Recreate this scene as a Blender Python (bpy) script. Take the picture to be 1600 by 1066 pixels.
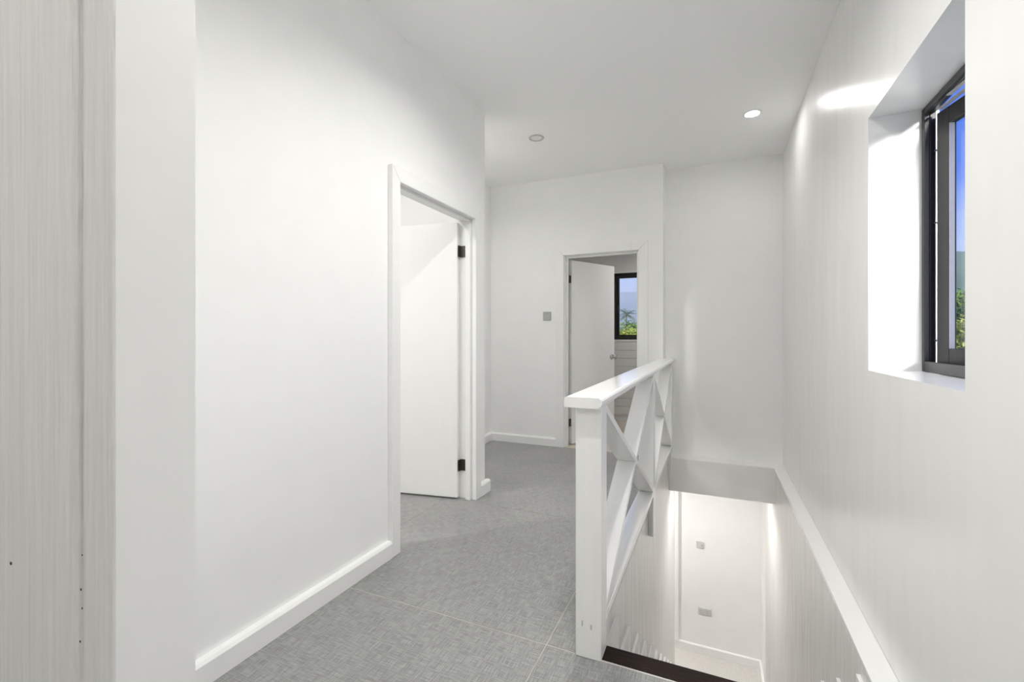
import bpy, bmesh, math, random
from mathutils import Vector, Matrix

# ------------------------------------------------------------------ scene, camera, world, sun
for o in list(bpy.data.objects):
    bpy.data.objects.remove(o)
S = bpy.context.scene
C = S.collection
S.view_settings.view_transform = 'Standard'
S.view_settings.look = 'None'
S.view_settings.gamma = 1.0
S.view_settings.use_curve_mapping = False
S.view_settings.exposure = 0.15
try:
    S.cycles.max_bounces = 14
    S.cycles.diffuse_bounces = 9
    S.cycles.glossy_bounces = 4
    S.cycles.transparent_max_bounces = 12
    S.cycles.volume_bounces = 3
    S.cycles.use_denoising = True
    S.cycles.sample_clamp_indirect = 6.0
    S.cycles.blur_glossy = 0.8
except Exception:
    pass

EYE = 1.183
YAW = math.atan(317.0 / 711.0)
cam_d = bpy.data.cameras.new('camera')
cam_d.sensor_width = 36.0
cam_d.lens = 711.0 / 1600.0 * 36.0
cam_d.shift_y = -8.0 / 1600.0
cam_d.clip_start = 0.02
cam_d.clip_end = 3000
cam = bpy.data.objects.new('camera', cam_d)
cam.location = (0, 0, EYE)
cam.rotation_euler = (math.radians(90), 0, YAW)
C.objects.link(cam)
S.camera = cam

LAMP = 1.0                      # overall lamp level
SPOT_L, HALL_L, ROOM_L, NEAR_L, BACK_L, LOWER_L = 160 * LAMP, 1350 * LAMP, 1300 * LAMP, 700 * LAMP, 345 * LAMP, 1350 * LAMP

world = bpy.data.worlds.new('sky')
S.world = world
world.use_nodes = True
wn, wl = world.node_tree.nodes, world.node_tree.links
wn.clear()
w_out = wn.new('ShaderNodeOutputWorld')
w_bg = wn.new('ShaderNodeBackground')
w_tc = wn.new('ShaderNodeTexCoord')
w_sep = wn.new('ShaderNodeSeparateXYZ')
w_ramp = wn.new('ShaderNodeValToRGB')
w_noise = wn.new('ShaderNodeTexNoise')
w_map = wn.new('ShaderNodeMapping')
w_cr = wn.new('ShaderNodeValToRGB')
w_mix = wn.new('ShaderNodeMix')
w_mix.data_type = 'RGBA'
wl.new(w_tc.outputs['Generated'], w_sep.inputs[0])
wl.new(w_sep.outputs['Z'], w_ramp.inputs[0])
e = w_ramp.color_ramp.elements
e[0].position = 0.0;  e[0].color = (0.80, 0.88, 1.0, 1)
e[1].position = 0.75; e[1].color = (0.05, 0.13, 0.62, 1)
for p, col in ((0.07, (0.62, 0.74, 1.0)), (0.14, (0.36, 0.50, 0.95)), (0.26, (0.12, 0.23, 0.82)), (0.42, (0.09, 0.20, 0.78))):
    k = e.new(p); k.color = (*col, 1)
w_map.inputs['Scale'].default_value = (2.2, 2.2, 7.0)
wl.new(w_tc.outputs['Generated'], w_map.inputs[0])
wl.new(w_map.outputs[0], w_noise.inputs['Vector'])
w_noise.inputs['Scale'].default_value = 2.4
w_noise.inputs['Detail'].default_value = 6
wl.new(w_noise.outputs[0], w_cr.inputs[0])
w_cr.color_ramp.elements[0].position = 0.56
w_cr.color_ramp.elements[1].position = 0.74
w_cr.color_ramp.elements[1].color = (0.8, 0.8, 0.8, 1)
wl.new(w_cr.outputs[0], w_mix.inputs[0])
wl.new(w_ramp.outputs[0], w_mix.inputs[6])
w_mix.inputs[7].default_value = (0.9, 0.93, 1.0, 1)
wl.new(w_mix.outputs[2], w_bg.inputs[0])
w_bg.inputs[1].default_value = 1.1
wl.new(w_bg.outputs[0], w_out.inputs[0])

sun_d = bpy.data.lights.new('sun', 'SUN')
sun_d.energy = 5.0
sun_d.angle = math.radians(5)
sun_d.color = (1.0, 0.97, 0.93)
sun = bpy.data.objects.new('sun', sun_d)
sun.rotation_euler = Vector((-0.28, 1.0, -0.15)).to_track_quat('-Z', 'Y').to_euler()
sun.location = (6, -30, 25)
C.objects.link(sun)

# ------------------------------------------------------------------ materials
M = {}

def new_mat(name):
    m = bpy.data.materials.new(name)
    m.use_nodes = True
    nt = m.node_tree
    return m, nt, nt.nodes['Principled BSDF']

def setp(b, **kw):
    for k, v in kw.items():
        k = k.replace('_', ' ')
        if k in b.inputs:
            b.inputs[k].default_value = v

def paint(name, col, rough=0.5, spec=0.5, streak=(3, 3, 3), bump=0.05, dist=0.004, var=0.03, detail=4.0, coat=0.0, dark=None):
    """painted surface: faint tone variation and a brush or roller relief"""
    m, nt, b = new_mat(name)
    N, L = nt.nodes, nt.links
    tc = N.new('ShaderNodeTexCoord'); mp = N.new('ShaderNodeMapping')
    mp.inputs['Scale'].default_value = streak
    L.new(tc.outputs['Object'], mp.inputs[0])
    nz = N.new('ShaderNodeTexNoise'); nz.inputs['Scale'].default_value = 6.0; nz.inputs['Detail'].default_value = detail
    L.new(mp.outputs[0], nz.inputs['Vector'])
    rp = N.new('ShaderNodeValToRGB')
    rp.color_ramp.elements[0].position = 0.3
    rp.color_ramp.elements[1].position = 0.7
    rp.color_ramp.elements[0].color = (*(dark or [c * (1 - var) for c in col]), 1)
    rp.color_ramp.elements[1].color = (*[min(1, c * (1 + var * 0.6)) for c in col], 1)
    L.new(nz.outputs[0], rp.inputs[0]); L.new(rp.outputs[0], b.inputs['Base Color'])
    bp = N.new('ShaderNodeBump'); bp.inputs['Strength'].default_value = bump; bp.inputs['Distance'].default_value = dist
    L.new(nz.outputs[0], bp.inputs['Height']); L.new(bp.outputs[0], b.inputs['Normal'])
    setp(b, Roughness=rough, Specular_IOR_Level=spec)
    if coat:
        setp(b, Coat_Weight=coat, Coat_Roughness=0.12)
    M[name] = m
    return m

paint('wall_paint', (0.92, 0.92, 0.912), 0.55, 0.4, (1.2, 1.2, 1.2), 0.06, 0.01, 0.012)
paint('gloss_wall_paint', (0.84, 0.84, 0.83), 0.24, 0.5, (0.7, 0.7, 0.22), 0.30, 0.02, 0.012, 2.0)
paint('stair_wall_paint', (0.85, 0.845, 0.83), 0.24, 0.6, (5, 5, 0.35), 0.22, 0.01, 0.035, dark=(0.74, 0.715, 0.685))  # dark warm streaks: reflection of the dark treads painted into the colour
paint('ceiling_paint', (0.95, 0.95, 0.945), 0.8, 0.2, (1, 1, 1), 0.03, 0.01, 0.008)
paint('trim_paint', (0.90, 0.90, 0.89), 0.28, 0.5, (2, 2, 2), 0.05, 0.004, 0.01)
paint('door_paint', (0.90, 0.90, 0.89), 0.32, 0.5, (6, 6, 0.6), 0.05, 0.004, 0.01)
paint('timber_paint', (0.90, 0.90, 0.89), 0.14, 0.55, (14, 1.0, 14), 0.10, 0.004, 0.015)
paint('post_paint', (0.90, 0.90, 0.89), 0.25, 0.55, (14, 14, 1.0), 0.10, 0.004, 0.015)
paint('rough_timber_paint', (0.80, 0.795, 0.78), 0.45, 0.45, (26, 26, 0.8), 0.55, 0.006, 0.07, 8)
paint('dark_wood', (0.014, 0.006, 0.004), 0.42, 0.22, (2, 20, 20), 0.3, 0.004, 0.6, 6)
paint('black_frame', (0.012, 0.012, 0.013), 0.30, 0.5, (8, 8, 8), 0.02, 0.002, 0.1)
paint('grey_frame', (0.034, 0.036, 0.039), 0.45, 0.5, (8, 8, 8), 0.03, 0.002, 0.1)
paint('sash_frame', (0.010, 0.010, 0.011), 0.45, 0.5, (8, 8, 8), 0.03, 0.002, 0.1)
paint('sheen_stay_grey', (0.55, 0.55, 0.60), 0.4, 0.5, (8, 8, 8), 0.02, 0.002, 0.03)  # pale lavender: sky reflection painted on the sash stiles; also colours the stay arms
paint('plate_grey', (0.46, 0.46, 0.445), 0.4, 0.5, (9, 9, 9), 0.01, 0.001, 0.02)
paint('plate_pale', (0.64, 0.64, 0.625), 0.4, 0.5, (9, 9, 9), 0.01, 0.001, 0.02)
paint('plate_rocker', (0.56, 0.56, 0.55), 0.35, 0.5, (9, 9, 9), 0.01, 0.001, 0.02)
paint('pin_black', (0.05, 0.05, 0.05), 0.6, 0.3, (9, 9, 9), 0.01, 0.001, 0.05)
paint('ring_grey', (0.50, 0.50, 0.485), 0.45, 0.4, (9, 9, 9), 0.01, 0.001, 0.02)
paint('lens_off', (0.78, 0.78, 0.77), 0.4, 0.4, (9, 9, 9), 0.01, 0.001, 0.02)
paint('lower_tile', (0.62, 0.60, 0.575), 0.35, 0.5, (12, 12, 12), 0.04, 0.003, 0.10, 6)
paint('beige_tile', (0.60, 0.54, 0.46), 0.4, 0.5, (3, 12, 3), 0.04, 0.003, 0.08, 6)
paint('plank_paint', (0.74, 0.735, 0.72), 0.5, 0.4, (1.0, 20, 20), 0.10, 0.004, 0.02)
paint('grout', (0.62, 0.60, 0.56), 0.8, 0.2, (20, 20, 20), 0.1, 0.002, 0.05)
paint('bark', (0.12, 0.085, 0.055), 0.85, 0.2, (3, 3, 1), 0.4, 0.02, 0.3)
paint('ground_grass', (0.10, 0.17, 0.045), 0.9, 0.1, (0.1, 0.1, 0.1), 0.3, 0.2, 0.4, 8)

m, nt, b = new_mat('bronze'); setp(b, Base_Color=(0.085, 0.075, 0.065, 1), Metallic=0.85, Roughness=0.42); M['bronze'] = m
m, nt, b = new_mat('chrome'); setp(b, Base_Color=(0.62, 0.62, 0.62, 1), Metallic=1.0, Roughness=0.16); M['chrome'] = m
m, nt, b = new_mat('steel'); setp(b, Base_Color=(0.55, 0.55, 0.56, 1), Metallic=1.0, Roughness=0.3); M['steel'] = m

def glass_mat():
    m = bpy.data.materials.new('window_glass'); m.use_nodes = True
    nt = m.node_tree; N, L = nt.nodes, nt.links
    N.clear()
    out = N.new('ShaderNodeOutputMaterial'); mix = N.new('ShaderNodeMixShader')
    tr = N.new('ShaderNodeBsdfTransparent'); gl = N.new('ShaderNodeBsdfGlossy'); fw = N.new('ShaderNodeLayerWeight'); pw = N.new('ShaderNodeMath'); fr = N.new('ShaderNodeMath')
    tr.inputs[0].default_value = (0.96, 0.975, 0.97, 1)
    gl.inputs['Roughness'].default_value = 0.02
    pw.operation = 'POWER'; pw.inputs[1].default_value = 5.0          # Schlick's curve, the same on both faces of the pane
    fr.operation = 'MULTIPLY_ADD'; fr.inputs[1].default_value = 0.95; fr.inputs[2].default_value = 0.03
    L.new(fw.outputs['Facing'], pw.inputs[0]); L.new(pw.outputs[0], fr.inputs[0])
    L.new(fr.outputs[0], mix.inputs[0]); L.new(tr.outputs[0], mix.inputs[1]); L.new(gl.outputs[0], mix.inputs[2])
    L.new(mix.outputs[0], out.inputs[0])
    M['glass'] = m
glass_mat()

def tile_mat():
    """grey porcelain tile with a woven linen pattern"""
    m, nt, b = new_mat('linen_tile')
    N, L = nt.nodes, nt.links
    tc = N.new('ShaderNodeTexCoord')
    outs = []
    for sc in ((340, 17, 1), (17, 340, 1)):
        mp = N.new('ShaderNodeMapping'); mp.inputs['Scale'].default_value = sc
        L.new(tc.outputs['Object'], mp.inputs[0])
        nz = N.new('ShaderNodeTexNoise'); nz.inputs['Scale'].default_value = 1.0; nz.inputs['Detail'].default_value = 3
        L.new(mp.outputs[0], nz.inputs['Vector']); outs.append(nz)
    mx = N.new('ShaderNodeMath'); mx.operation = 'ADD'
    L.new(outs[0].outputs[0], mx.inputs[0]); L.new(outs[1].outputs[0], mx.inputs[1])
    big = N.new('ShaderNodeTexNoise'); big.inputs['Scale'].default_value = 2.3; big.inputs['Detail'].default_value = 5
    L.new(tc.outputs['Object'], big.inputs['Vector'])
    ad = N.new('ShaderNodeMath'); ad.operation = 'MULTIPLY_ADD'
    L.new(big.outputs[0], ad.inputs[0]); ad.inputs[1].default_value = 0.28; L.new(mx.outputs[0], ad.inputs[2])
    info = N.new('ShaderNodeObjectInfo')
    a2 = N.new('ShaderNodeMath'); a2.operation = 'MULTIPLY_ADD'
    L.new(info.outputs['Random'], a2.inputs[0]); a2.inputs[1].default_value = 0.05; L.new(ad.outputs[0], a2.inputs[2])
    rp = N.new('ShaderNodeValToRGB')
    rp.color_ramp.elements[0].position = 0.80; rp.color_ramp.elements[0].color = (0.215, 0.215, 0.208, 1)
    rp.color_ramp.elements[1].position = 1.0; rp.color_ramp.elements[1].color = (0.345, 0.345, 0.336, 1)
    sub = N.new('ShaderNodeMath'); sub.operation = 'SUBTRACT'; sub.inputs[1].default_value = 0.265
    L.new(a2.outputs[0], sub.inputs[0]); L.new(sub.outputs[0], rp.inputs[0])
    L.new(rp.outputs[0], b.inputs['Base Color'])
    bp = N.new('ShaderNodeBump'); bp.inputs['Strength'].default_value = 0.12; bp.inputs['Distance'].default_value = 0.001
    L.new(mx.outputs[0], bp.inputs['Height']); L.new(bp.outputs[0], b.inputs['Normal'])
    setp(b, Roughness=0.31, Specular_IOR_Level=0.6)
    M['linen_tile'] = m
tile_mat()

def emit_mat(name, strength, col=(1, 0.985, 0.96)):
    m = bpy.data.materials.new(name); m.use_nodes = True
    nt = m.node_tree; N, L = nt.nodes, nt.links
    N.clear()
    out = N.new('ShaderNodeOutputMaterial'); em = N.new('ShaderNodeEmission')
    em.inputs[0].default_value = (*col, 1); em.inputs[1].default_value = strength
    L.new(em.outputs[0], out.inputs[0])
    M[name] = m
emit_mat('lamp_spot', SPOT_L); emit_mat('fill_recess', HALL_L * 0.40); emit_mat('fill_stair', LOWER_L * 0.30); emit_mat('fill_hall', HALL_L); emit_mat('fill_room', ROOM_L); emit_mat('fill_near', NEAR_L)
emit_mat('fill_back', BACK_L); emit_mat('fill_lower', LOWER_L)  # emission for added unseen downlights, like the others except the spot

def leaf_mat(name, c0, c1, scale=0.6):
    m, nt, b = new_mat(name)
    N, L = nt.nodes, nt.links
    tc = N.new('ShaderNodeTexCoord'); nz = N.new('ShaderNodeTexNoise')
    nz.inputs['Scale'].default_value = scale; nz.inputs['Detail'].default_value = 8
    L.new(tc.outputs['Object'], nz.inputs['Vector'])
    rp = N.new('ShaderNodeValToRGB')
    rp.color_ramp.elements[0].position = 0.36; rp.color_ramp.elements[0].color = (*c0, 1)
    rp.color_ramp.elements[1].position = 0.64; rp.color_ramp.elements[1].color = (*c1, 1)
    L.new(nz.outputs[0], rp.inputs[0]); L.new(rp.outputs[0], b.inputs['Base Color'])
    setp(b, Roughness=0.7, Specular_IOR_Level=0.2)
    M[name] = m
leaf_mat('leaf_yellow', (0.16, 0.22, 0.03), (0.42, 0.44, 0.10))
leaf_mat('leaf_green', (0.06, 0.14, 0.03), (0.20, 0.32, 0.07))
leaf_mat('leaf_dark', (0.03, 0.085, 0.03), (0.11, 0.22, 0.06))
leaf_mat('leaf_palm', (0.06, 0.12, 0.04), (0.16, 0.24, 0.08))
leaf_mat('hill_forest', (0.03, 0.10, 0.05), (0.10, 0.22, 0.09), 0.09)

# ------------------------------------------------------------------ helpers
def wloc(o):
    v = Vector((0, 0, 0))
    while o is not None:
        v = v + Vector(o.location); o = o.parent
    return v

def link(name, bm, mat, parent=None, at=None, smooth=False):
    """one mesh object from world-space geometry; origin at `at` or at the parent's origin"""
    org = Vector(at) if at is not None else (wloc(parent) if parent else Vector((0, 0, 0)))
    bmesh.ops.recalc_face_normals(bm, faces=bm.faces[:])
    bmesh.ops.translate(bm, verts=bm.verts[:], vec=-org)
    me = bpy.data.meshes.new(name)
    bm.to_mesh(me); bm.free()
    if smooth:
        for p in me.polygons: p.use_smooth = True
    mats = mat if isinstance(mat, (list, tuple)) else [mat]
    for k in mats: me.materials.append(M[k])
    o = bpy.data.objects.new(name, me)
    C.objects.link(o)
    if parent is not None:
        o.parent = parent
        o.location = org - wloc(parent)
    else:
        o.location = org
    return o

def empty(name, loc):
    o = bpy.data.objects.new(name, None)
    o.empty_display_size = 0.1
    o.location = loc
    C.objects.link(o)
    return o

def tag(o, label, cat=None, group=None, kind=None):
    if label: o['label'] = label
    if cat: o['category'] = cat
    if group: o['group'] = group
    if kind: o['kind'] = kind
    return o

def struct(o, label=None):
    o['kind'] = 'structure'
    if label: o['label'] = label
    return o

def bm_box(bm, lo, hi, bevel=0.0, seg=2, mtx=None):
    r = bmesh.ops.create_cube(bm, size=1.0)
    vs = r['verts']
    for v in vs:
        v.co = Vector([(lo[i] + hi[i]) / 2 + v.co[i] * (hi[i] - lo[i]) for i in range(3)])
    if bevel > 0:
        es = list({e for v in vs for e in v.link_edges})
        rr = bmesh.ops.bevel(bm, geom=es, offset=bevel, segments=seg, profile=0.5, affect='EDGES')
        vs = [v for v in bm.verts if v in set(rr['verts']) or v in set(vs) and v.is_valid]
    if mtx is not None:
        bmesh.ops.transform(bm, matrix=mtx, verts=[v for v in vs if v.is_valid])
    return vs

def box(name, lo, hi, mat, parent=None, bevel=0.0, mtx=None, at=None, seg=2):
    bm = bmesh.new()
    bm_box(bm, lo, hi, bevel, seg)
    if mtx is not None:
        bmesh.ops.transform(bm, matrix=mtx, verts=bm.verts[:])
    return link(name, bm, mat, parent, at)

def grid_solid(bm, us, vs, holes, w0, w1, axis):
    """solid slab on a grid of cells; axis = normal direction ('x','y','z'); holes = rectangles (u0,u1,v0,v1)"""
    us = sorted(set(us + [h[0] for h in holes] + [h[1] for h in holes]))
    vs = sorted(set(vs + [h[2] for h in holes] + [h[3] for h in holes]))
    cache = {}
    def P(u, v, w):
        k = (u, v, w)
        if k not in cache:
            co = {'x': (w, u, v), 'y': (u, w, v), 'z': (u, v, w)}[axis]
            cache[k] = bm.verts.new(co)
        return cache[k]
    def full(i, j):
        if i < 0 or j < 0 or i >= len(us) - 1 or j >= len(vs) - 1: return False
        cu, cv = (us[i] + us[i + 1]) / 2, (vs[j] + vs[j + 1]) / 2
        return not any(h[0] < cu < h[1] and h[2] < cv < h[3] for h in holes)
    for i in range(len(us) - 1):
        for j in range(len(vs) - 1):
            if not full(i, j): continue
            a, b_, c_, d_ = us[i], us[i + 1], vs[j], vs[j + 1]
            for w in (w0, w1):
                bm.faces.new([P(a, c_, w), P(b_, c_, w), P(b_, d_, w), P(a, d_, w)])
            for (di, dj, p, q) in ((-1, 0, (a, c_), (a, d_)), (1, 0, (b_, c_), (b_, d_)), (0, -1, (a, c_), (b_, c_)), (0, 1, (a, d_), (b_, d_))):
                if not full(i + di, j + dj):
                    bm.faces.new([P(*p, w0), P(*q, w0), P(*q, w1), P(*p, w1)])

def slab(name, axis, u, v, w, mat, holes=(), label=None):
    bm = bmesh.new()
    grid_solid(bm, list(u), list(v), list(holes), w[0], w[1], axis)
    return struct(link(name, bm, mat), label)

def prism(bm, pts, axis, w0, w1):
    """extrude a 2D outline along an axis: 'x' -> pts are (y,z); 'y' -> (x,z); 'z' -> (x,y)"""
    f = {'x': lambda p, w: (w, p[0], p[1]), 'y': lambda p, w: (p[0], w, p[1]), 'z': lambda p, w: (p[0], p[1], w)}[axis]
    A = [bm.verts.new(f(p, w0)) for p in pts]
    B = [bm.verts.new(f(p, w1)) for p in pts]
    n = len(pts)
    bm.faces.new(A); bm.faces.new(B)
    for i in range(n):
        bm.faces.new([A[i], A[(i + 1) % n], B[(i + 1) % n], B[i]])

def lathe(bm, prof, n=24, mtx=None, cap0=False, cap1=False):
    """profile of (radius, height) turned about local Z"""
    rings = []
    for r, z in prof:
        rings.append([bm.verts.new((r * math.cos(2 * math.pi * k / n), r * math.sin(2 * math.pi * k / n), z)) for k in range(n)])
    for a, b_ in zip(rings, rings[1:]):
        for k in range(n):
            bm.faces.new([a[k], a[(k + 1) % n], b_[(k + 1) % n], b_[k]])
    if cap0: bm.faces.new(rings[0])
    if cap1: bm.faces.new(rings[-1])
    if mtx is not None:
        bmesh.ops.transform(bm, matrix=mtx, verts=[v for r in rings for v in r])

# ------------------------------------------------------------------ dimensions
XL = -1.60            # hall side of the left wall
XLF = -1.567          # face of baseboard and casing on it
XR = 0.575            # upper right wall
XRL = 0.493           # right wall of the stairwell, below floor level
XSL = -0.41           # left wall of the stairwell
YB, YE = 4.64, 4.86   # wall with the far door, end wall of the stairwell
YS = 4.667            # edge of the floor over the stairs
Y0 = 1.652            # near edge of the stair opening
CEIL = 2.865
LOW = -2.70           # floor level downstairs
YLB = 6.03            # far wall downstairs
YF0, YF1 = 0.325, 0.423   # doorway wall right in front of the camera
YR2 = 6.42            # far wall of the back room

# ------------------------------------------------------------------ shell
CANS = ((-0.60, 2.02), (-0.22, 1.05), (-2.02, 3.42))      # added unseen downlights of the hall, sunk deep to trim their beams
slab('ceiling', 'z', (-4.72, 0.95), (-2.75, 6.7), (CEIL, CEIL + 0.25), 'ceiling_paint', [(x - 0.043, x + 0.043, y - 0.043, y + 0.043) for x, y in CANS], label='smooth white ceiling over the landing')
slab('wall_left', 'x', (-2.62, 3.08), (0, CEIL), (XL - 0.12, XL), 'wall_paint', [(1.985, 2.905, 0, 2.05)], 'long white wall with the first doorway')
slab('wall_right', 'x', (-2.62, 6.6), (0, CEIL), (XR, 0.80), 'gloss_wall_paint', [(1.51, 2.30, 1.042, 2.075)], 'glossy white wall with the black window beside the stairwell')
slab('wall_back', 'y', (-2.45, -0.46), (0, CEIL), (YB, YB + 0.12), 'wall_paint', [(-1.475, -0.672, 0, 2.055)], 'white wall with the far doorway')
slab('wall_return', 'x', (YB + 0.12, YE), (0, CEIL), (-0.56, -0.46), 'wall_paint', label='short white return beside the stairwell end wall')
slab('wall_end', 'y', (-0.56, XR), (0, CEIL), (YE, YE + 0.12), 'wall_paint', label='white end wall above the stairwell')
slab('wall_alcove', 'x', (3.08, YB), (0, CEIL), (-2.45, -2.33), 'wall_paint', label='white side wall of the recess')
slab('wall_front', 'y', (XL, XR), (0, CEIL), (YF0, YF1), 'wall_paint', [(-0.70, 0.46, 0, 2.06)], 'white doorway wall nearest the camera')
slab('wall_rear', 'y', (-4.72, 0.80), (0, CEIL), (-2.74, -2.62), 'wall_paint', label='white wall of the room behind the camera')
# room through the first door
slab('wall_room_far', 'y', (-4.72, XL - 0.12), (0, CEIL), (2.98, 3.08), 'wall_paint', label='white far wall of the first room')
slab('wall_room_side', 'x', (-2.62, 2.98), (0, CEIL), (-4.72, -4.60), 'wall_paint', label='white side wall of the first room')
slab('wall_room_near', 'y', (-4.60, XL - 0.12), (0, CEIL), (-0.10, 0.0), 'wall_paint', label='white near wall of the first room')
# back room
slab('wall_back_room_far', 'y', (-2.57, XR), (0, CEIL), (YR2, YR2 + 0.15), 'plank_paint', [(-1.333, -0.50, 1.12, 2.075)], 'boarded far wall of the back room with a window')
slab('wall_back_room_side', 'x', (YB + 0.12, YR2), (0, CEIL), (-2.57, -2.45), 'wall_paint', label='white side wall of the back room')
slab('ceiling_back_room', 'z', (-2.45, XR), (YE + 0.12, YR2), (2.345, 2.40), 'ceiling_paint', label='lower white ceiling of the back room')
slab('ceiling_back_room_strip', 'z', (-2.45, -0.56), (YB + 0.12, YE + 0.12), (2.345, 2.40), 'ceiling_paint', label='strip of lower white ceiling behind the far door')
# stairwell and downstairs
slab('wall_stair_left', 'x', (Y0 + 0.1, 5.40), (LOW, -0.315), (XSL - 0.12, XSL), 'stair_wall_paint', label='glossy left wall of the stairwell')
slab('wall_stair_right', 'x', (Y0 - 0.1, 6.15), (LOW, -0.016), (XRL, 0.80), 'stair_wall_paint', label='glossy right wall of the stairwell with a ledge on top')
slab('wall_lower_back', 'y', (-3.1, XRL), (LOW, -0.315), (YLB, YLB + 0.12), 'wall_paint', label='white wall at the foot of the stairs')
slab('wall_lower_side', 'x', (Y0 - 0.1, YLB), (LOW, -0.315), (-3.22, -3.1), 'wall_paint', label='white side wall downstairs')
slab('wall_lower_near', 'y', (-3.1, XRL), (LOW, -0.315), (Y0 - 0.1, Y0 - 0.002), 'wall_paint', label='white wall below the landing edge')
slab('floor_lower', 'z', (-3.22, 0.80), (Y0 - 0.1, 6.15), (LOW - 0.1, LOW), 'lower_tile', label='pale stone floor at the foot of the stairs')

# floor: slab with the stair opening, tiles on top
bm = bmesh.new()
grid_solid(bm, [-4.72, 0.80], [-2.74, 6.57], [(XSL - 0.012, 0.80, Y0, YS)], -0.315, -0.0012, 'z')
floor = struct(link('floor', bm, 'grout'), 'grey linen-patterned tile floor of the landing')
# plaster facing of the slab edge on three sides of the opening
fm = [('far', (XSL, YS - 0.012, -0.315), (XRL, YS, 0.0)), ('side', (XSL - 0.012, Y0, -0.315), (XSL, YS - 0.012, 0.0))]
for k, lo, hi in fm:
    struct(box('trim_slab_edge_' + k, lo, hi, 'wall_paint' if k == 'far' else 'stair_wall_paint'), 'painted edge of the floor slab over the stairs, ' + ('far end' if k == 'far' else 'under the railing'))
struct(box('trim_end_ledge', (XSL - 0.012 + 0.0, YS, -0.0012), (XR, YE, 0.002), 'trim_paint'), 'narrow white ledge at the foot of the stairwell end wall')

struct(box('trim_right_ledge', (XRL - 0.003, Y0, -0.016), (XR, YS, 0.0), 'trim_paint', bevel=0.002), 'narrow white ledge along the right wall above the stairs')
TX, TY, GAP = 0.6, 1.2, 0.0024
def tiles(x0, x1, y0, y1, ox=-1.19, oy=1.645):
    i0 = math.floor((x0 - ox) / TX) - 1; j0 = math.floor((y0 - oy) / TY) - 1
    for i in range(i0, i0 + 14):
        for j in range(j0, j0 + 10):
            a, b_ = max(x0, ox + i * TX + GAP / 2), min(x1, ox + (i + 1) * TX - GAP / 2)
            c_, d_ = max(y0, oy + j * TY + GAP / 2), min(y1, oy + (j + 1) * TY - GAP / 2)
            if b_ - a < 0.02 or d_ - c_ < 0.02: continue
            box('floor_tile', (a, c_, -0.0012), (b_, d_, 0.0), 'linen_tile', floor)
tiles(-2.33, XR, YF0, Y0 - 0.004)
tiles(-2.33, XSL - 0.012, Y0 - 0.004, YB)
tiles(-4.60, -2.334, 0.0, 2.98)
tiles(XL, XR, -2.62, YF0 - 0.003)
bm = bmesh.new(); bm_box(bm, (-2.45, YB + 0.001, -0.0012), (-0.46, YE, 0.0)); bm_box(bm, (-2.45, YE, -0.0012), (XR, YR2, 0.0))
struct(link('floor_back_room', bm, 'beige_tile'), 'beige floor of the back room')

# planks on the far wall of the back room
wbr = bpy.data.objects['wall_back_room_far']
pz, ph = 0.09, 0.112
row = 0
while pz < 1.11:
    z1 = min(pz + ph - 0.005, 1.118)
    box('plank', (-2.44, YR2 - 0.014, pz), (XR - 0.005, YR2, z1), 'plank_paint', wbr, bevel=0.003, seg=1)
    pz += ph; row += 1

# ------------------------------------------------------------------ baseboards and casings
BBH = 0.088
def bb_profile(face, depth, sgn, h=BBH):
    """outline across a baseboard: depth direction sgn, rounded lip and a shallow step at the top"""
    t = depth
    return [(face, 0.0), (face, h - 0.012), (face + sgn * 0.003, h - 0.008), (face + sgn * 0.009, h - 0.001), (face + sgn * 0.012, h), (face + sgn * t, h)]

def bb_along_y(name, x_face, x_wall, y0, y1, z0=0.0, mat='trim_paint', label=None, h=BBH):
    bm = bmesh.new(); s = 1 if x_wall > x_face else -1
    pts = [(p[0], p[1] + z0) for p in bb_profile(x_face, abs(x_wall - x_face), s, h)] + [(x_wall, z0)]
    prism(bm, pts, 'y', y0, y1)
    return struct(link(name, bm, mat), label)

def bb_along_x(name, y_face, y_wall, x0, x1, z0=0.0, mat='trim_paint', label=None, h=BBH):
    bm = bmesh.new(); s = 1 if y_wall > y_face else -1
    pts = [(p[0], p[1] + z0) for p in bb_profile(y_face, abs(y_wall - y_face), s, h)] + [(y_wall, z0)]
    prism(bm, pts, 'x', x0, x1)
    return struct(link(name, bm, mat), label)

bb_along_y('baseboard_left', XLF, XL, YF1 + 0.002, 1.955, label='white baseboard along the left wall up to the first door')
bb_along_y('baseboard_left_stub', XLF, XL, 2.962, 3.08 + 0.033, label='short white baseboard between first door and wall corner')
bb_along_x('baseboard_left_corner', 3.113, 3.08, -2.33, XL, label='white baseboard behind the wall corner')
bb_along_y('baseboard_alcove', -2.297, -2.33, 3.114, YB - 0.02, label='white baseboard in the recess')
bb_along_x('baseboard_back', YB - 0.02, YB, -2.33, -1.552, label='white baseboard left of the far door')
bb_along_x('baseboard_back_right', YB - 0.02, YB, -0.60, -0.46, label='white baseboard right of the far door')
bb_along_x('baseboard_lower', YLB - 0.018, YLB, -3.1, XRL, LOW, label='white baseboard on the wall at the foot of the stairs', h=0.10)
bb_along_y('baseboard_lower_right', XRL - 0.018, XRL, 5.0, YLB - 0.018, LOW, label='white baseboard on the right wall downstairs', h=0.10)
struct(box('trim_lower_corner', (-0.446, YLB - 0.03, LOW + 0.10), (-0.412, YLB, -0.315), 'trim_paint', bevel=0.004), 'upright white strip on the wall downstairs')

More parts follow.
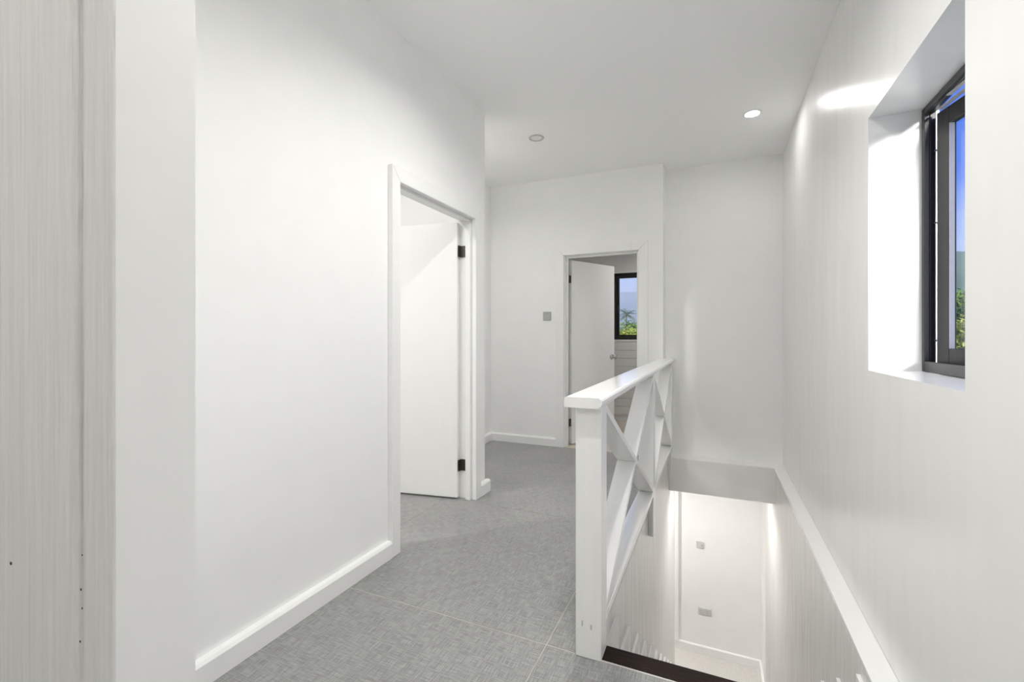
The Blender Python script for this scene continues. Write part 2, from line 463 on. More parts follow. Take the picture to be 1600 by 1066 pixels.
# ------------------------------------------------------------------ doors
# first door, in the left wall; opens into the room
d1 = struct(empty('door_1', (XL - 0.06, 2.45, 0)), 'white door standing open in the left wall')
def casing_set(parent, axis, a0, a1, b0, b1, zi, zo, w0, w1):
    """two uprights and a head, mitred; a0..a1 and b0..b1 = widths of the uprights"""
    for nm, pts in (('casing', [(a0, 0), (a1, 0), (a1, zi), (a0, zo)]), ('casing', [(b0, 0), (b1, 0), (b1, zo), (b0, zi)]), ('casing_head', [(a0 + 0.001, zo), (a1 + 0.001, zi), (b0 - 0.001, zi), (b1 - 0.001, zo)])):
        bm = bmesh.new(); prism(bm, pts, axis, w0, w1)
        bmesh.ops.recalc_face_normals(bm, faces=bm.faces[:])
        bmesh.ops.bevel(bm, geom=bm.edges[:], offset=0.0022, segments=1, affect='EDGES')
        link(nm, bm, 'trim_paint', parent)
casing_set(d1, 'x', 1.955, 2.022, 2.882, 2.961, 2.022, 2.103, XL, XLF)
box('jamb', (XL - 0.12, 1.985, 0), (XL + 0.004, 2.005, 2.03), 'trim_paint', d1, bevel=0.002)
box('jamb', (XL - 0.12, 2.888, 0), (XL + 0.004, 2.905, 2.03), 'trim_paint', d1, bevel=0.002)
box('jamb_head', (XL - 0.12, 1.985, 2.03), (XL + 0.004, 2.905, 2.05), 'trim_paint', d1, bevel=0.002)
box('door_stop', (XL - 0.048, 2.866, 0), (XL - 0.008, 2.888, 2.03), 'trim_paint', d1, bevel=0.002)
box('door_stop', (XL - 0.048, 2.005, 0), (XL - 0.008, 2.027, 2.03), 'trim_paint', d1, bevel=0.002)
box('door_stop_head', (XL - 0.048, 2.027, 2.008), (XL - 0.008, 2.866, 2.03), 'trim_paint', d1, bevel=0.002)

def hinge(name, parent, p, ax_dir, edge_dir, jamb_dir, z, h=0.082):
    """butt hinge: knuckle plus one leaf on the door edge and one on the jamb"""
    bm = bmesh.new()
    p = Vector((p[0], p[1], 0))
    mt = Matrix.Translation((p.x, p.y, z - h / 2))
    for k in range(3):
        lathe(bm, [(0.0065, h * k / 3 + 0.0008), (0.0065, h * (k + 1) / 3 - 0.0008)], 10, mt, True, True)
    for dv in (edge_dir, jamb_dir):
        dv = Vector((dv[0], dv[1], 0)).normalized(); nv = Vector((-dv.y, dv.x, 0))
        a = p + dv * 0.004; b_ = p + dv * 0.036
        vs = []
        for q in (a, b_):
            for sn in (-1, 1):
                for zz in (z - h / 2, z + h / 2):
                    vs.append(bm.verts.new((q.x + nv.x * 0.0012 * sn, q.y + nv.y * 0.0012 * sn, zz)))
        i = vs
        for f in ((0, 1, 3, 2), (4, 6, 7, 5), (0, 4, 5, 1), (2, 3, 7, 6), (0, 2, 6, 4), (1, 5, 7, 3)):
            bm.faces.new([i[t] for t in f])
    return link(name, bm, 'bronze', parent)

def knob(parent, base, nrm, mat='chrome'):
    bm = bmesh.new()
    q = Vector(nrm).to_track_quat('Z', 'Y').to_matrix().to_4x4()
    prof = [(0.0, 0.0), (0.031, 0.0), (0.033, 0.003), (0.028, 0.009), (0.014, 0.012), (0.011, 0.02), (0.012, 0.032), (0.024, 0.038), (0.029, 0.049), (0.028, 0.06), (0.019, 0.067), (0.0, 0.068)]
    lathe(bm, prof, 20, Matrix.Translation(base) @ q)
    o = link('door_knob', bm, mat, parent, smooth=True)
    o['label'] = 'round polished metal knob'
    return o

# leaf 1: pivot, direction of the leaf, its front face turned to the opening
def door_leaf(parent, piv, dirv, width, thick, side, z0, z1, name='leaf'):
    d = Vector((dirv[0], dirv[1], 0)).normalized(); n = Vector((-d.y, d.x, 0)) * side
    bm = bmesh.new()
    bm_box(bm, (0, 0, z0), (width, thick, z1), 0.002, 1)
    mt = Matrix(((d.x, n.x, 0, piv[0]), (d.y, n.y, 0, piv[1]), (0, 0, 1, 0), (0, 0, 0, 1)))
    bmesh.ops.transform(bm, matrix=mt, verts=bm.verts[:])
    return link(name, bm, 'door_paint', parent), d, n

lf1, dd, nn = door_leaf(d1, (-1.700, 2.842), (-0.46, -0.078), 0.80, 0.04, -1, 0.012, 2.005)
for z in (1.797, 0.243):
    hinge('hinge', lf1, (-1.690, 2.8815), None, (-0.15, -1.0), (1.0, 0.02), z)
pk = Vector((-1.700, 2.842, 0.98)) + dd * 0.74
knob(lf1, pk - nn * 0.0, -nn)
knob(lf1, pk + nn * 0.04, nn)

# far door
d2 = struct(empty('door_2', (-1.07, YB + 0.06, 0)), 'white door standing open in the far wall')
YBF = YB - 0.02
casing_set(d2, 'y', -1.552, -1.463, -0.690, -0.602, 2.035, 2.125, YBF, YB)
box('jamb', (-1.475, YB, 0), (-1.452, YB + 0.12, 2.032), 'trim_paint', d2, bevel=0.002)
box('jamb', (-0.696, YB, 0), (-0.672, YB + 0.12, 2.032), 'trim_paint', d2, bevel=0.002)
box('jamb_head', (-1.475, YB, 2.032), (-0.672, YB + 0.12, 2.055), 'trim_paint', d2, bevel=0.002)
box('door_stop', (-1.452, YB + 0.035, 0), (-1.434, YB + 0.07, 2.032), 'trim_paint', d2, bevel=0.002)
box('door_stop', (-0.714, YB + 0.035, 0), (-0.696, YB + 0.07, 2.032), 'trim_paint', d2, bevel=0.002)
box('door_stop_head', (-1.434, YB + 0.035, 2.012), (-0.714, YB + 0.07, 2.032), 'trim_paint', d2, bevel=0.002)
lf2, dd, nn = door_leaf(d2, (-1.415, YB + 0.128), (0.34, 0.66), 0.72, 0.04, 1, 0.012, 2.004)
for z in (1.797, 0.243):
    hinge('hinge', lf2, (-1.437, YB + 0.118), None, (0.34, 0.66), (0.0, -1.0), z)
pk = Vector((-1.415, YB + 0.128, 1.0)) + dd * 0.665
pk.z = 0.938
knob(lf2, pk, -nn)
knob(lf2, pk + nn * 0.04, nn)

# doorway next to the camera
d3 = struct(empty('door_3', (-0.75, YF0, 0)), 'rough-painted timber frame of the doorway nearest the camera')
# wide front board with a worn, rounded inner edge
prof = [(-1.12, YF0), (-1.12, YF0 - 0.016), (-0.788, YF0 - 0.016), (-0.780, YF0 - 0.0145), (-0.775, YF0 - 0.0125), (-0.7705, YF0 - 0.008), (-0.768, YF0)]
random.seed(4)
bm = bmesh.new()
rings = []
zz = [i * 0.02 for i in range(0, 116)]
for z in zz:
    j = random.uniform(-1, 1) * 0.0011 + 0.0018 * math.sin(z * 3.1)
    rings.append([bm.verts.new((p[0] + (j if k > 1 else 0), p[1], z)) for k, p in enumerate(prof)])
for a, b_ in zip(rings, rings[1:]):
    for k in range(len(prof) - 1):
        bm.faces.new([a[k], a[k + 1], b_[k + 1], b_[k]])
bm.faces.new(rings[0]); bm.faces.new(rings[-1])
link('frame_board', bm, 'rough_timber_paint', d3)
bm = bmesh.new()
prof = [(-0.768, YF0), (-0.768, YF0 - 0.004), (-0.702, YF0 - 0.004), (-0.7005, YF0 - 0.0025), (-0.7, YF0)]
rings = []
for z in zz:
    j = random.uniform(-1, 1) * 0.0007
    rings.append([bm.verts.new((p[0] + (j if k > 1 else 0), p[1], z)) for k, p in enumerate(prof)])
for a, b_ in zip(rings, rings[1:]):
    for k in range(len(prof) - 1):
        bm.faces.new([a[k], a[k + 1], b_[k + 1], b_[k]])
bm.faces.new(rings[0]); bm.faces.new(rings[-1])
link('frame_edge', bm, 'rough_timber_paint', d3)
for (x, z, r) in ((-0.938, 0.851, 0.0026), (-0.759, 0.895, 0.0011), (-0.762, 0.849, 0.0018), (-0.759, 0.825, 0.0015), (-0.764, 0.78, 0.0016)):
    bm = bmesh.new()
    lathe(bm, [(0.0, 0.0), (r, 0.0), (r * 0.8, 0.0006), (0.0, 0.0006)], 8, Matrix.Translation((x, YF0 - (0.0163 if x < -0.8 else 0.0088), z)) @ Matrix.Rotation(math.radians(90), 4, 'X'))
    link('nail_hole', bm, 'pin_black', d3)

# ------------------------------------------------------------------ windows
# window_1: black casement in the right wall, sash slightly open
w1 = struct(empty('window_1', (0.76, 1.905, 1.042)), 'black metal casement window, slightly open, beside the stairs')
ya, yb, za, zb = 1.512, 2.298, 1.044, 2.073
FX0, FX1, FW = 0.745, 0.800, 0.024
def ring_frame(name, parent, axis, u0, u1, v0, v1, w0, w1_, wid, mat, bev=0.002, low=None):
    low = low or wid
    """four bars of a rectangular frame, each a mesh of its own"""
    def mk(nm, a0, a1, b0, b1):
        if axis == 'x': box(nm, (w0, a0, b0), (w1_, a1, b1), mat, parent, bevel=bev, seg=1)
        else: box(nm, (a0, w0, b0), (a1, w1_, b1), mat, parent, bevel=bev, seg=1)
    mk(name + '_stile', u0, u0 + wid, v0, v1)
    mk(name + '_stile', u1 - wid, u1, v0, v1)
    mk(name + '_rail', u0 + wid, u1 - wid, v0, v0 + low)
    mk(name + '_rail', u0 + wid, u1 - wid, v1 - wid, v1)
fr = empty('outer_frame', (0, 0, 0)); fr.parent = w1
ring_frame('frame', fr, 'x', ya, yb, za, zb, FX0, 0.762, FW, 'grey_frame', low=0.040)
ring_frame('frame_rebate', fr, 'x', ya + 0.006, yb - 0.006, za + 0.006, zb - 0.006, 0.7622, 0.781, 0.018, 'black_frame')
# screws in the rebate of the far stile
for z in (1.90, 1.62, 1.165):
    bm = bmesh.new()
    lathe(bm, [(0.0, 0.0), (0.005, 0.0), (0.004, 0.0025), (0.0, 0.003)], 10, Matrix.Translation((0.780, yb - 0.0245, z)) @ Matrix.Rotation(math.radians(90), 4, 'X'), )
    link('screw', bm, 'steel', fr)
# sash turned about its near upright
sa = empty('sash', (0, 0, 0)); sa.parent = w1
sy0, sy1, sz0, sz1 = 1.560, 2.243, 1.072, 2.030
ang = math.radians(12)
piv = Vector((0.772, sy1, 0))
rot = Matrix.Translation(piv) @ Matrix.Rotation(ang, 4, 'Z') @ Matrix.Translation(-piv)
def sbox(name, lo, hi, mat, bev=0.002):
    return box(name, lo, hi, mat, sa, bevel=bev, mtx=rot, seg=1)
SW = 0.064
for nm, a0, a1, b0, b1 in (('sash_stile', sy0, sy0 + SW, sz0, sz1), ('sash_stile', sy1 - SW, sy1, sz0, sz1), ('sash_rail', sy0 + SW, sy1 - SW, sz0, sz0 + SW), ('sash_rail', sy0 + SW, sy1 - SW, sz1 - SW, sz1)):
    sbox(nm, (0.772, a0, b0), (0.7965, a1, b1), 'sash_frame')
for nm, a0, a1, b0, b1 in (('stile_sky_sheen', sy0 + SW, sy0 + SW + 0.003, sz0 + SW, sz1 - SW), ('stile_sky_sheen', sy1 - SW - 0.003, sy1 - SW, sz0 + SW, sz1 - SW)):
    sbox(nm, (0.7725, a0, b0), (0.789, a1, b1), 'sheen_stay_grey', 0.0005)  # pale strips put in as the sky's reflection on the stiles' inner faces
sbox('pane', (0.790, sy0 + SW, sz0 + SW), (0.795, sy1 - SW, sz1 - SW), 'glass', 0)
# friction stay at the head: two flat arms
st = empty('friction_stay', (0, 0, 0)); st.parent = w1
for (p, q) in (((0.776, 2.225), (0.800, 2.02)), ((0.764, 2.12), (0.790, 1.86))):
    d = Vector((q[0] - p[0], q[1] - p[1], 0)); L_ = d.length; d.normalize(); n = Vector((-d.y, d.x, 0))
    bm = bmesh.new(); bm_box(bm, (0, -0.008, 2.036), (L_, 0.008, 2.040))
    bmesh.ops.transform(bm, matrix=Matrix(((d.x, n.x, 0, p[0]), (d.y, n.y, 0, p[1]), (0, 0, 1, 0 if p[0] > 0.77 else 0.006), (0, 0, 0, 1))), verts=bm.verts[:])
    link('stay_arm', bm, 'sheen_stay_grey', st)

# window_2: black window of the back room
w2 = struct(empty('window_2', (-0.92, YR2 + 0.05, 1.12)), 'black framed window of the back room with hill view')
fr2 = empty('outer_frame', (0, 0, 0)); fr2.parent = w2
ring_frame('frame', fr2, 'y', -1.300, -0.52, 1.130, 2.062, YR2 + 0.045, YR2 + 0.10, 0.035, 'black_frame')
sa2 = empty('sash', (0, 0, 0)); sa2.parent = w2
ring_frame('sash', sa2, 'y', -1.264, -0.556, 1.166, 2.026, YR2 + 0.055, YR2 + 0.092, 0.032, 'black_frame')
box('pane', (-1.232, YR2 + 0.07, 1.198), (-0.588, YR2 + 0.075, 1.994), 'glass', sa2)
# handle on the sash stile
bm = bmesh.new(); bm_box(bm, (-1.254, YR2 + 0.043, 1.55), (-1.240, YR2 + 0.055, 1.62), 0.002, 1); bm_box(bm, (-1.252, YR2 + 0.030, 1.50), (-1.242, YR2 + 0.043, 1.60), 0.003, 1)
link('handle', bm, 'grey_frame', sa2)
# painted plaster reveal lining
bm = bmesh.new()
grid_solid(bm, [-1.333, -0.50], [1.12, 2.075], [(-1.300, -0.52, 1.130, 2.062)], YR2 - 0.003, YR2 + 0.14, 'y')
link('reveal', bm, 'trim_paint', w2)

# ------------------------------------------------------------------ railing
RX0, RX1 = -0.472, -0.376
POSTS = ((1.635, 1.730, 0.0), (3.170, 3.265, -0.165), (4.568, 4.664 - 0.012, -0.165))
HB, HT = 0.922, 0.960
rl = tag(empty('stair_railing', (-0.42, 3.2, 0)), 'white painted timber railing with crossed boards along the stair opening', 'railing')
for i, (y0, y1, zb_) in enumerate(POSTS):
    o = box('newel_post' if i == 0 else 'post', (RX0 if i == 0 else RX0 + 0.075, y0, zb_), (RX1, y1, HB), 'post_paint', rl, bevel=0.004)
    if i:   # upper part of the post is full width, the tail hangs in front of the slab edge
        bpy.data.objects.remove(o)
        bm = bmesh.new(); bm_box(bm, (RX0, y0, 0.0), (RX1, y1, HB), 0.003, 1); bm_box(bm, (XSL + 0.001, y0 + 0.0005, zb_), (RX1 - 0.0005, y1 - 0.0005, 0.004), 0.002, 1)
        link('post', bm, 'post_paint', rl)
# handrail profile (x, z): rounded edges with a small step below the nose
hx0, hx1 = -0.506, -0.366
hp = [(hx0, HB + 0.004), (hx0 + 0.004, HB), (hx1 - 0.012, HB), (hx1 - 0.010, HB + 0.006), (hx1 - 0.004, HB + 0.009), (hx1, HB + 0.016), (hx1, HB + 0.027), (hx1 - 0.004, HT - 0.004), (hx1 - 0.011, HT), (hx0 + 0.007, HT), (hx0 + 0.002, HT - 0.003), (hx0, HT - 0.008)]
bm = bmesh.new(); prism(bm, hp, 'y', 1.603, YE)
link('handrail', bm, 'timber_paint', rl)
BR0, BR1 = 0.103, 0.135
T = 0.026
for (pa, pb) in ((POSTS[0], POSTS[1]), (POSTS[1], POSTS[2])):
    ya_, yb_ = pa[1], pb[0]
    box('bottom_rail', (RX0, ya_, BR0), (RX1, yb_, BR1), 'timber_paint', rl, bevel=0.003, seg=1)
    L_ = yb_ - ya_; Hh = HB - BR1
    sl = Hh / L_; hv = T / 2 * math.sqrt(1 + sl * sl)       # half height of a board on a vertical cut
    zt, zl = HB - hv, BR1 + hv
    s = (zt - zl) / L_
    # falling board, in one piece
    bm = bmesh.new()
    prism(bm, [(ya_, zt + hv), (yb_, zl + hv), (yb_, zl - hv), (ya_, zt - hv)], 'x', RX0 + 0.001, RX1 - 0.001)
    link('brace', bm, 'timber_paint', rl)
    # rising board, halved round the falling one
    ym = (ya_ + yb_) / 2; zm = (zt + zl) / 2
    dy = hv / s                                           # where its edges meet the falling board
    bm = bmesh.new()
    prism(bm, [(ya_, zl - hv), (ym, zm - hv - 0.0005), (ym - dy, zm - 0.0005 + 0.0), (ya_, zl + hv)], 'x', RX0 + 0.001, RX1 - 0.001)
    link('brace', bm, 'timber_paint', rl)
    bm = bmesh.new()
    prism(bm, [(ym, zm + hv + 0.0005), (ym + dy, zm + 0.0005), (yb_, zt - hv), (yb_, zt + hv)], 'x', RX0 + 0.001, RX1 - 0.001)
    link('brace', bm, 'timber_paint', rl)
# scuffs on the newel foot
for (x, z, w, h) in ((-0.446, 0.125, 0.004, 0.020), (-0.413, 0.118, 0.005, 0.018)):
    bm = bmesh.new(); bm_box(bm, (x - w / 2, 1.6343, z - h / 2), (x + w / 2, 1.6352, z + h / 2), 0.0)
    link('dent', bm, 'plate_grey', rl)

# ------------------------------------------------------------------ staircase
stair = tag(empty('staircase', (0.04, Y0, -0.3)), 'dark wooden staircase going down behind the railing', 'staircase')
RUN, RISE, N = 0.305, 0.2236, 11
YN = 1.742
bm = bmesh.new(); bm_box(bm, (XSL + 0.001, Y0 + 0.001, -0.045), (XRL - 0.001, YN, -0.003), 0.004, 2)
link('top_nosing', bm, 'dark_wood', stair)
# splintered strip where the tiles stop
random.seed(9)
bm = bmesh.new()
x = RX1 + 0.004
while x < XRL - 0.03:
    w = random.uniform(0.015, 0.05)
    d_ = random.uniform(0.001, 0.005)
    bm_box(bm, (x, Y0 + 0.001, -0.004), (min(x + w, XRL - 0.002), Y0 + 0.006 + d_, -0.001 + random.uniform(0, 0.003)))
    x += w + random.uniform(0.0, 0.02)
link('worn_edge', bm, 'dark_wood', stair)
box('riser', (XSL + 0.001, YN - 0.04, -0.24), (XRL - 0.001, YN - 0.018, -0.0455), 'dark_wood', stair)
for k in range(1, N + 1):
    zt = -0.24 - RISE * (k - 1)
    yn = YN + RUN * k
    box('tread', (XSL + 0.001, yn - RUN - 0.035, zt - 0.035), (XRL - 0.001, yn, zt), 'dark_wood', stair, bevel=0.003, seg=1)
    zb_ = zt - RISE if k < N else LOW + 0.001
    if zt - 0.0355 > zb_ + 0.01:
        box('riser', (XSL + 0.001, yn - 0.04, zb_ + 0.0005), (XRL - 0.001, yn - 0.018, zt - 0.0355), 'dark_wood', stair)
# stepped white skirting on both walls
def stepped(xw, sgn):
    off, hgt = 0.025, 0.165
    # outline of teeth, each piece a board of its own
    for k in range(1, N):
        zt = -0.24 - RISE * (k - 1) + 0.001
        y0 = YN + 0.012 if k == 1 else YN + RUN * (k - 1) + 0.0005
        y1 = YN + RUN * k
        bm = bmesh.new()
        up = zt + hgt
        pts = [(y0, zt), (y0, up), (y1 + off, up), (y1 + off, zt + 0.0), (y1, zt)]
        pts = [(y0 + (off if k > 1 else 0), zt), (y0 + (off if k > 1 else 0), up), (y1 + off - 0.004, up), (y1 + off - 0.0005, up - 0.006), (y1 + off - 0.0005, zt + 0.0), ]
        pts[-1] = (y1 + off - 0.0005, zt)
        prism(bm, pts, 'x', min(xw, xw + sgn * 0.014), max(xw, xw + sgn * 0.014))
        link('stepped_skirting', bm, 'trim_paint', stair)
stepped(XSL + 0.0005, 1)
stepped(XRL - 0.0005, -1)

# ------------------------------------------------------------------ electrical fittings
def plate(name, label, cat, org, w, h, yface, kind, pm='plate_grey'):
    """face plate on a wall that faces -Y; org = centre"""
    cx, cz = org
    t = tag(empty(name, (cx, yface, cz)), label, cat)
    box('face_plate', (cx - w / 2, yface - 0.009, cz - h / 2), (cx + w / 2, yface, cz + h / 2), pm, t, bevel=0.002)
    yf = yface - 0.009
    for sx in (-1, 1):
        bm = bmesh.new(); lathe(bm, [(0.0, 0), (0.0032, 0), (0.0028, 0.001), (0.0, 0.001)], 8, Matrix.Translation((cx + sx * (w / 2 - 0.009), yf, cz)) @ Matrix.Rotation(math.radians(90), 4, 'X'))
        link('screw', bm, 'steel', t)
    if kind == 'switch':
        box('rocker', (cx + 0.006, yf - 0.004, cz - 0.012), (cx + 0.022, yf, cz + 0.012), 'plate_rocker', t, bevel=0.001, seg=1)
        box('rocker', (cx - 0.024, yf - 0.004, cz - 0.012), (cx - 0.008, yf, cz + 0.012), 'plate_rocker', t, bevel=0.001, seg=1)
    elif kind == 'single':
        box('rocker', (cx + 0.012, yf - 0.004, cz - 0.010), (cx + 0.024, yf, cz + 0.010), 'plate_rocker', t, bevel=0.001, seg=1)
        box('indicator', (cx + 0.016, yf - 0.0048, cz - 0.004), (cx + 0.020, yf - 0.004, cz + 0.001), 'pin_black', t)
    else:
        for sx in (-1, 1):
            bx_ = cx + sx * 0.036
            for (px, pz_, pw, ph_) in ((0, 0.010, 0.005, 0.009), (-0.011, -0.011, 0.007, 0.005), (0.011, -0.011, 0.007, 0.005)):
                box('pin_hole', (bx_ + px - pw / 2, yf - 0.0008, cz + pz_ - ph_ / 2 - 0.004), (bx_ + px + pw / 2, yf, cz + pz_ + ph_ / 2 - 0.004), 'pin_black', t)
            box('rocker', (cx + sx * 0.010 - 0.006, yf - 0.004, cz + 0.012), (cx + sx * 0.010 + 0.006, yf, cz + 0.030), 'plate_rocker', t, bevel=0.001, seg=1)
    return t
plate('light_switch', 'grey square wall switch plate left of the far door', 'switch', (-1.652, 1.397), 0.090, 0.092, YB, 'switch')
plate('light_switch', 'small square switch on the bright wall at the foot of the stairs', 'switch', (-0.165, -1.374), 0.086, 0.082, YLB, 'single', 'plate_pale')
plate('wall_socket', 'double power socket low on the wall at the foot of the stairs', 'socket', (-0.117, -2.180), 0.142, 0.078, YLB, 'double', 'plate_pale')

def downlight(label, x, y, z, lens, group=None, rec=0.0):
    t = tag(empty('downlight', (x, y, z)), label, 'ceiling light', group)
    bm = bmesh.new()
    lathe(bm, [(0.0425 if rec else 0.047, 0.0), (0.0425 if rec else 0.047, -0.004), (0.052, -0.007), (0.062, -0.006), (0.066, -0.001), (0.066, 0.0)], 32, Matrix.Translation((x, y, z)))
    link('trim_ring', bm, 'ring_grey' if lens == 'lens_off' else 'lens_off', t, smooth=True)
    bm = bmesh.new()
    r = 0.0465
    if rec:
        r = 0.042
        bc = bmesh.new(); lathe(bc, [(0.0425, -0.002), (0.0425, rec + 0.012)], 32, Matrix.Translation((x, y, z)), False, True)
        link('can', bc, 'lens_off', t, smooth=False)
    vs = [bm.verts.new((x + r * math.cos(a * math.pi / 16), y + r * math.sin(a * math.pi / 16), z - 0.003 + rec)) for a in range(32)]
    bm.faces.new(list(reversed(vs)))
    bm2 = bm
    # keep the emitting side down
    for f in bm2.faces: f.normal_update()
    me_o = link('lens', bm2, lens, t)
    return t
downlight('glowing round recessed ceiling light near the right wall', 0.258, 3.88, CEIL, 'lamp_spot')
downlight('unlit round recessed ceiling light above the landing', -1.384, 3.612, CEIL, 'lens_off')
G = 'added fill lights in the ceilings, out of view'  # unseen lamps added to brighten the hall, rooms and stairwell
for (x, y, z, l, lab) in ((-0.60, 2.02, CEIL, 'fill_hall', 'added unseen ceiling light over the near end of the landing'),
                          (-0.22, 1.05, CEIL, 'fill_hall', 'added unseen ceiling light near the camera doorway'),
                          (-2.02, 3.42, CEIL, 'fill_recess', 'added ceiling light in the recess, hidden by the wall corner'),
                          (-2.5, 1.2, CEIL, 'fill_room', 'added unseen ceiling light in the first room'),
                          (-0.6, -1.0, CEIL, 'fill_near', 'added unseen ceiling light behind the camera'),
                          (-0.4, 5.7, 2.345, 'fill_back', 'added unseen ceiling light in the back room'),
                          (0.04, 4.95, -0.315, 'fill_stair', 'added unseen ceiling light at the foot of the stairs'),
                          (-1.25, 5.30, -0.315, 'fill_lower', 'added unseen ceiling light in the lower hall')):
    downlight(lab, x, y, z, l, G, (0.021 if y > 1.5 else 0.027) if (x, y) in CANS else 0.0)

# ------------------------------------------------------------------ outside
GZ = -3.3
bm = bmesh.new()
NX, NY = 40, 40
gv = [[bm.verts.new((-260 + 520 * i / NX, 9.0 + 480 * j / NY, GZ - 0.02 * 480 * j / NY * 0.3)) for i in range(NX + 1)] for j in range(NY + 1)]
for j in range(NY):
    for i in range(NX):
        bm.faces.new([gv[j][i], gv[j][i + 1], gv[j + 1][i + 1], gv[j + 1][i]])
struct(link('ground', bm, 'ground_grass'), 'green ground outside the windows')

def hill(name, label, cx, cy, wx, wy, h, seed, n=70):
    rnd = random.Random(seed)
    ph = [rnd.uniform(0, 6.28) for _ in range(12)]
    bm = bmesh.new(); g = []
    for j in range(n + 1):
        row = []
        for i in range(n + 1):
            u, v = -1 + 2 * i / n, -1 + 2 * j / n
            r = math.cos(u * math.pi / 2) ** 0.8 * max(0.0, math.cos(v * math.pi / 2))
            rid = 1 + 0.07 * math.sin(9 * u + ph[0]) + 0.06 * math.sin(11 * u + ph[1] + 2 * v) + 0.05 * math.sin(23 * u + ph[2] + 7 * v)
            z = h * r * rid + rnd.uniform(-1, 1) * h * 0.012
            row.append(bm.verts.new((cx + u * wx, cy + v * wy, GZ - 3.5 + z)))
        g.append(row)
    for j in range(n):
        for i in range(n):
            bm.faces.new([g[j][i], g[j][i + 1], g[j + 1][i + 1], g[j + 1][i]])
    return struct(link(name, bm, 'hill_forest', smooth=True), label)
hill('hill_far', 'pale hazy hill range seen through the back room window', -60, 430, 420, 120, 43, 3)
hill('hill_near', 'blue-green wooded hill seen through the right window', 82, 185, 95, 58, 35, 8)

def foliage(bm, rnd, c, r, n, size, squash=0.8):
    for _ in range(n):
        while True:
            p = Vector((rnd.uniform(-1, 1), rnd.uniform(-1, 1), rnd.uniform(-1, 1)))
            if 0.25 < p.length < 1: break
        p = p * (0.55 + 0.45 * rnd.random()) / max(p.length, 0.6)
        q = Vector((c[0] + p.x * r, c[1] + p.y * r, c[2] + p.z * r * squash))
        a = Vector((rnd.gauss(0, 1), rnd.gauss(0, 1), rnd.gauss(0, 0.6))).normalized()
        b_ = a.cross(Vector((rnd.gauss(0, 1), rnd.gauss(0, 1), rnd.gauss(0, 1)))).normalized()
        s = size * rnd.uniform(0.6, 1.3)
        vs = [bm.verts.new(q + a * s), bm.verts.new(q + b_ * s * 0.45), bm.verts.new(q - a * s), bm.verts.new(q - b_ * s * 0.45)]
        bm.faces.new(vs)

def tree(label, x, y, top, r, mat, seed, n=1600):
    rnd = random.Random(seed)
    zg = GZ - 0.006 * max(0, y - 9)
    t = tag(empty('leafy_tree', (x, y, zg)), label, 'tree', 'trees outside the windows')
    bm = bmesh.new()
    lathe(bm, [(0.16, 0.0), (0.12, (top - zg) * 0.4), (0.06, (top - zg) * 0.8)], 8, Matrix.Translation((x, y, zg)), True, True)
    for k in range(5):
        a = k * 1.3 + rnd.random(); p0 = Vector((x, y, zg + (top - zg) * 0.45)); p1 = Vector((x + math.cos(a) * r * 0.6, y + math.sin(a) * r * 0.6, top - r * 0.7))
        dv = p1 - p0
        lathe(bm, [(0.05, 0), (0.02, dv.length)], 6, Matrix.Translation(p0) @ dv.to_track_quat('Z', 'Y').to_matrix().to_4x4())
    link('trunk', bm, 'bark', t)
    bm = bmesh.new()
    for k in range(9):
        a = k * 2.4 + rnd.random(); rr = r * rnd.uniform(0.35, 0.62)
        c = (x + math.cos(a) * r * 0.55, y + math.sin(a) * r * 0.55, top - r * 0.75 + rnd.uniform(-0.35, 0.3) * r)
        foliage(bm, rnd, c, rr, n // 10, r * 0.075)
    foliage(bm, rnd, (x, y, top - r * 0.6), r * 0.6, n // 10, r * 0.075)
    link('crown', bm, mat, t)
    return t
# through the back room window (direction about -0.18 : 1)
tree('yellow-green leafy tree low in the back room window, on the left', -11.4, 58, 2.9, 2.6, 'leaf_yellow', 1)
tree('yellow-green leafy tree low in the back room window, on the right', -7.2, 50, 2.7, 2.2, 'leaf_yellow', 2)
tree('darker green tree between the yellow-green ones in the back room window', -10.2, 66, 3.7, 2.2, 'leaf_green', 3)
tree('dark green tree behind the yellow-green trees, right of the palm', -11.6, 84, 4.0, 3.0, 'leaf_dark', 4)
tree('green tree half hidden by the back room window frame, on the far left', -16.2, 74, 3.2, 3.2, 'leaf_green', 5)
# through the right window (direction about 0.375 : 1)
tree('green tree at the bottom of the right window', 10.6, 28.6, 0.9, 1.9, 'leaf_dark', 6)
tree('yellow-green tree low in the right window', 14.6, 38.5, 2.6, 2.4, 'leaf_yellow', 7)
tree('tall dark green tree in the right window', 19.6, 52, 4.4, 3.0, 'leaf_dark', 8)
tree('bright green tree below the hill in the right window', 27.2, 72, 7.4, 4.0, 'leaf_green', 9, 2000)
tree('wide dark tree at the foot of the hill in the right window', 38.5, 100, 9.6, 5.5, 'leaf_dark', 10, 2200)

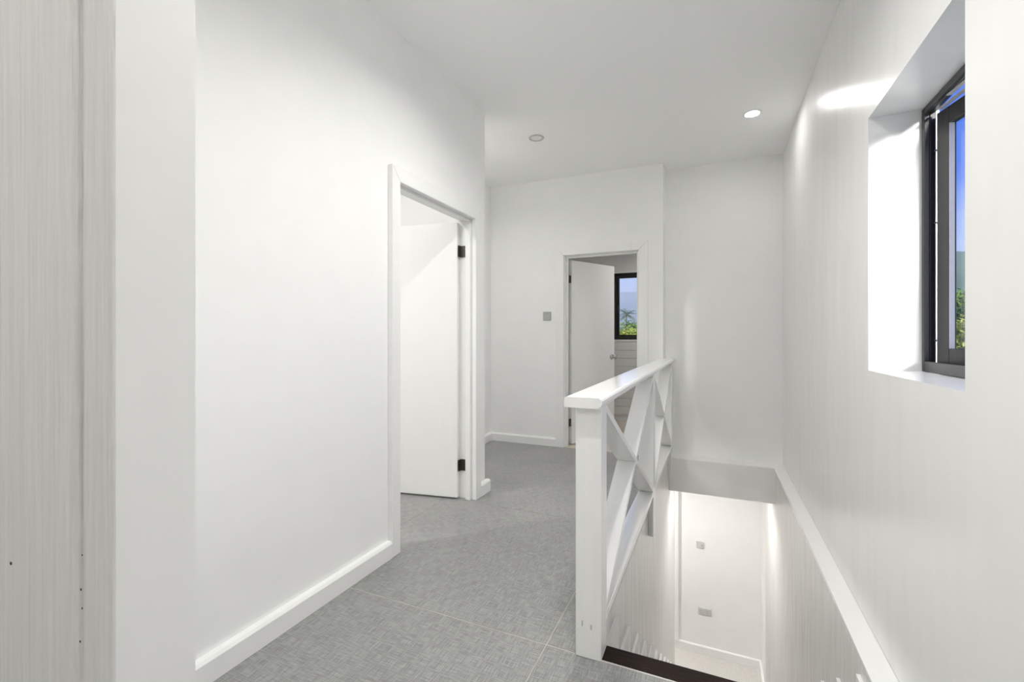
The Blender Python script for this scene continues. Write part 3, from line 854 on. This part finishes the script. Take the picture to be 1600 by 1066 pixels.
def palm(label, x, y, zc, r):
    zg = GZ - 0.006 * max(0, y - 9)
    t = tag(empty('palm_tree', (x, y, zg)), label, 'palm tree')
    bm = bmesh.new(); lathe(bm, [(0.13, 0), (0.10, (zc - zg) * 0.5), (0.08, zc - zg)], 10, Matrix.Translation((x, y, zg)), True, True)
    link('trunk', bm, 'bark', t)
    rnd = random.Random(21)
    for k in range(26):
        az = k * 2 * math.pi / 26 * 3 + rnd.uniform(-0.15, 0.15); el = rnd.uniform(-0.35, 1.3)
        bm = bmesh.new()
        P = []; n = 9
        for i in range(n + 1):
            s = i / n
            h_ = r * s * math.cos(el * (1 - 0.2 * s)); v_ = r * (s * math.sin(el) - 0.38 * s * s)
            P.append(Vector((x + math.cos(az) * h_, y + math.sin(az) * h_, zc + v_)))
        side = Vector((-math.sin(az), math.cos(az), 0))
        for i in range(n):
            w = 0.02
            a, b_ = P[i], P[i + 1]
            bm.faces.new([bm.verts.new(a - side * w), bm.verts.new(a + side * w), bm.verts.new(b_ + side * w * 0.7), bm.verts.new(b_ - side * w * 0.7)])
            if i > 0:
                ll = r * 0.30 * math.sin(math.pi * (0.15 + 0.8 * i / n))
                for sg in (-1, 1):
                    for f in (0.0, 0.5):
                        m0 = a.lerp(b_, f); m1 = a.lerp(b_, f + 0.22)
                        tip = m0 + side * sg * ll + (b_ - a).normalized() * ll * 0.5 - Vector((0, 0, ll * 0.35))
                        bm.faces.new([bm.verts.new(m0), bm.verts.new(m1), bm.verts.new(tip)])
        link('frond', bm, 'leaf_palm', t)
    return t
palm('slender palm tree standing above the trees in the back room window', -19.2, 110, 6.3, 2.6)

# damp haze between the trees and the hills
hz = bpy.data.materials.new('haze'); hz.use_nodes = True
N_, L_ = hz.node_tree.nodes, hz.node_tree.links
N_.clear()
ho = N_.new('ShaderNodeOutputMaterial'); hv_ = N_.new('ShaderNodeVolumeScatter')
hv_.inputs['Color'].default_value = (1.0, 0.99, 0.93, 1); hv_.inputs['Density'].default_value = 0.008; hv_.inputs['Anisotropy'].default_value = 0.0
L_.new(hv_.outputs[0], ho.inputs['Volume'])
M['haze'] = hz
bm = bmesh.new(); bm_box(bm, (-400, 125, GZ - 8), (300, 560, 34))
tag(link('valley_haze', bm, 'haze'), 'pale damp haze hanging in front of the distant hills', 'haze', kind='stuff')
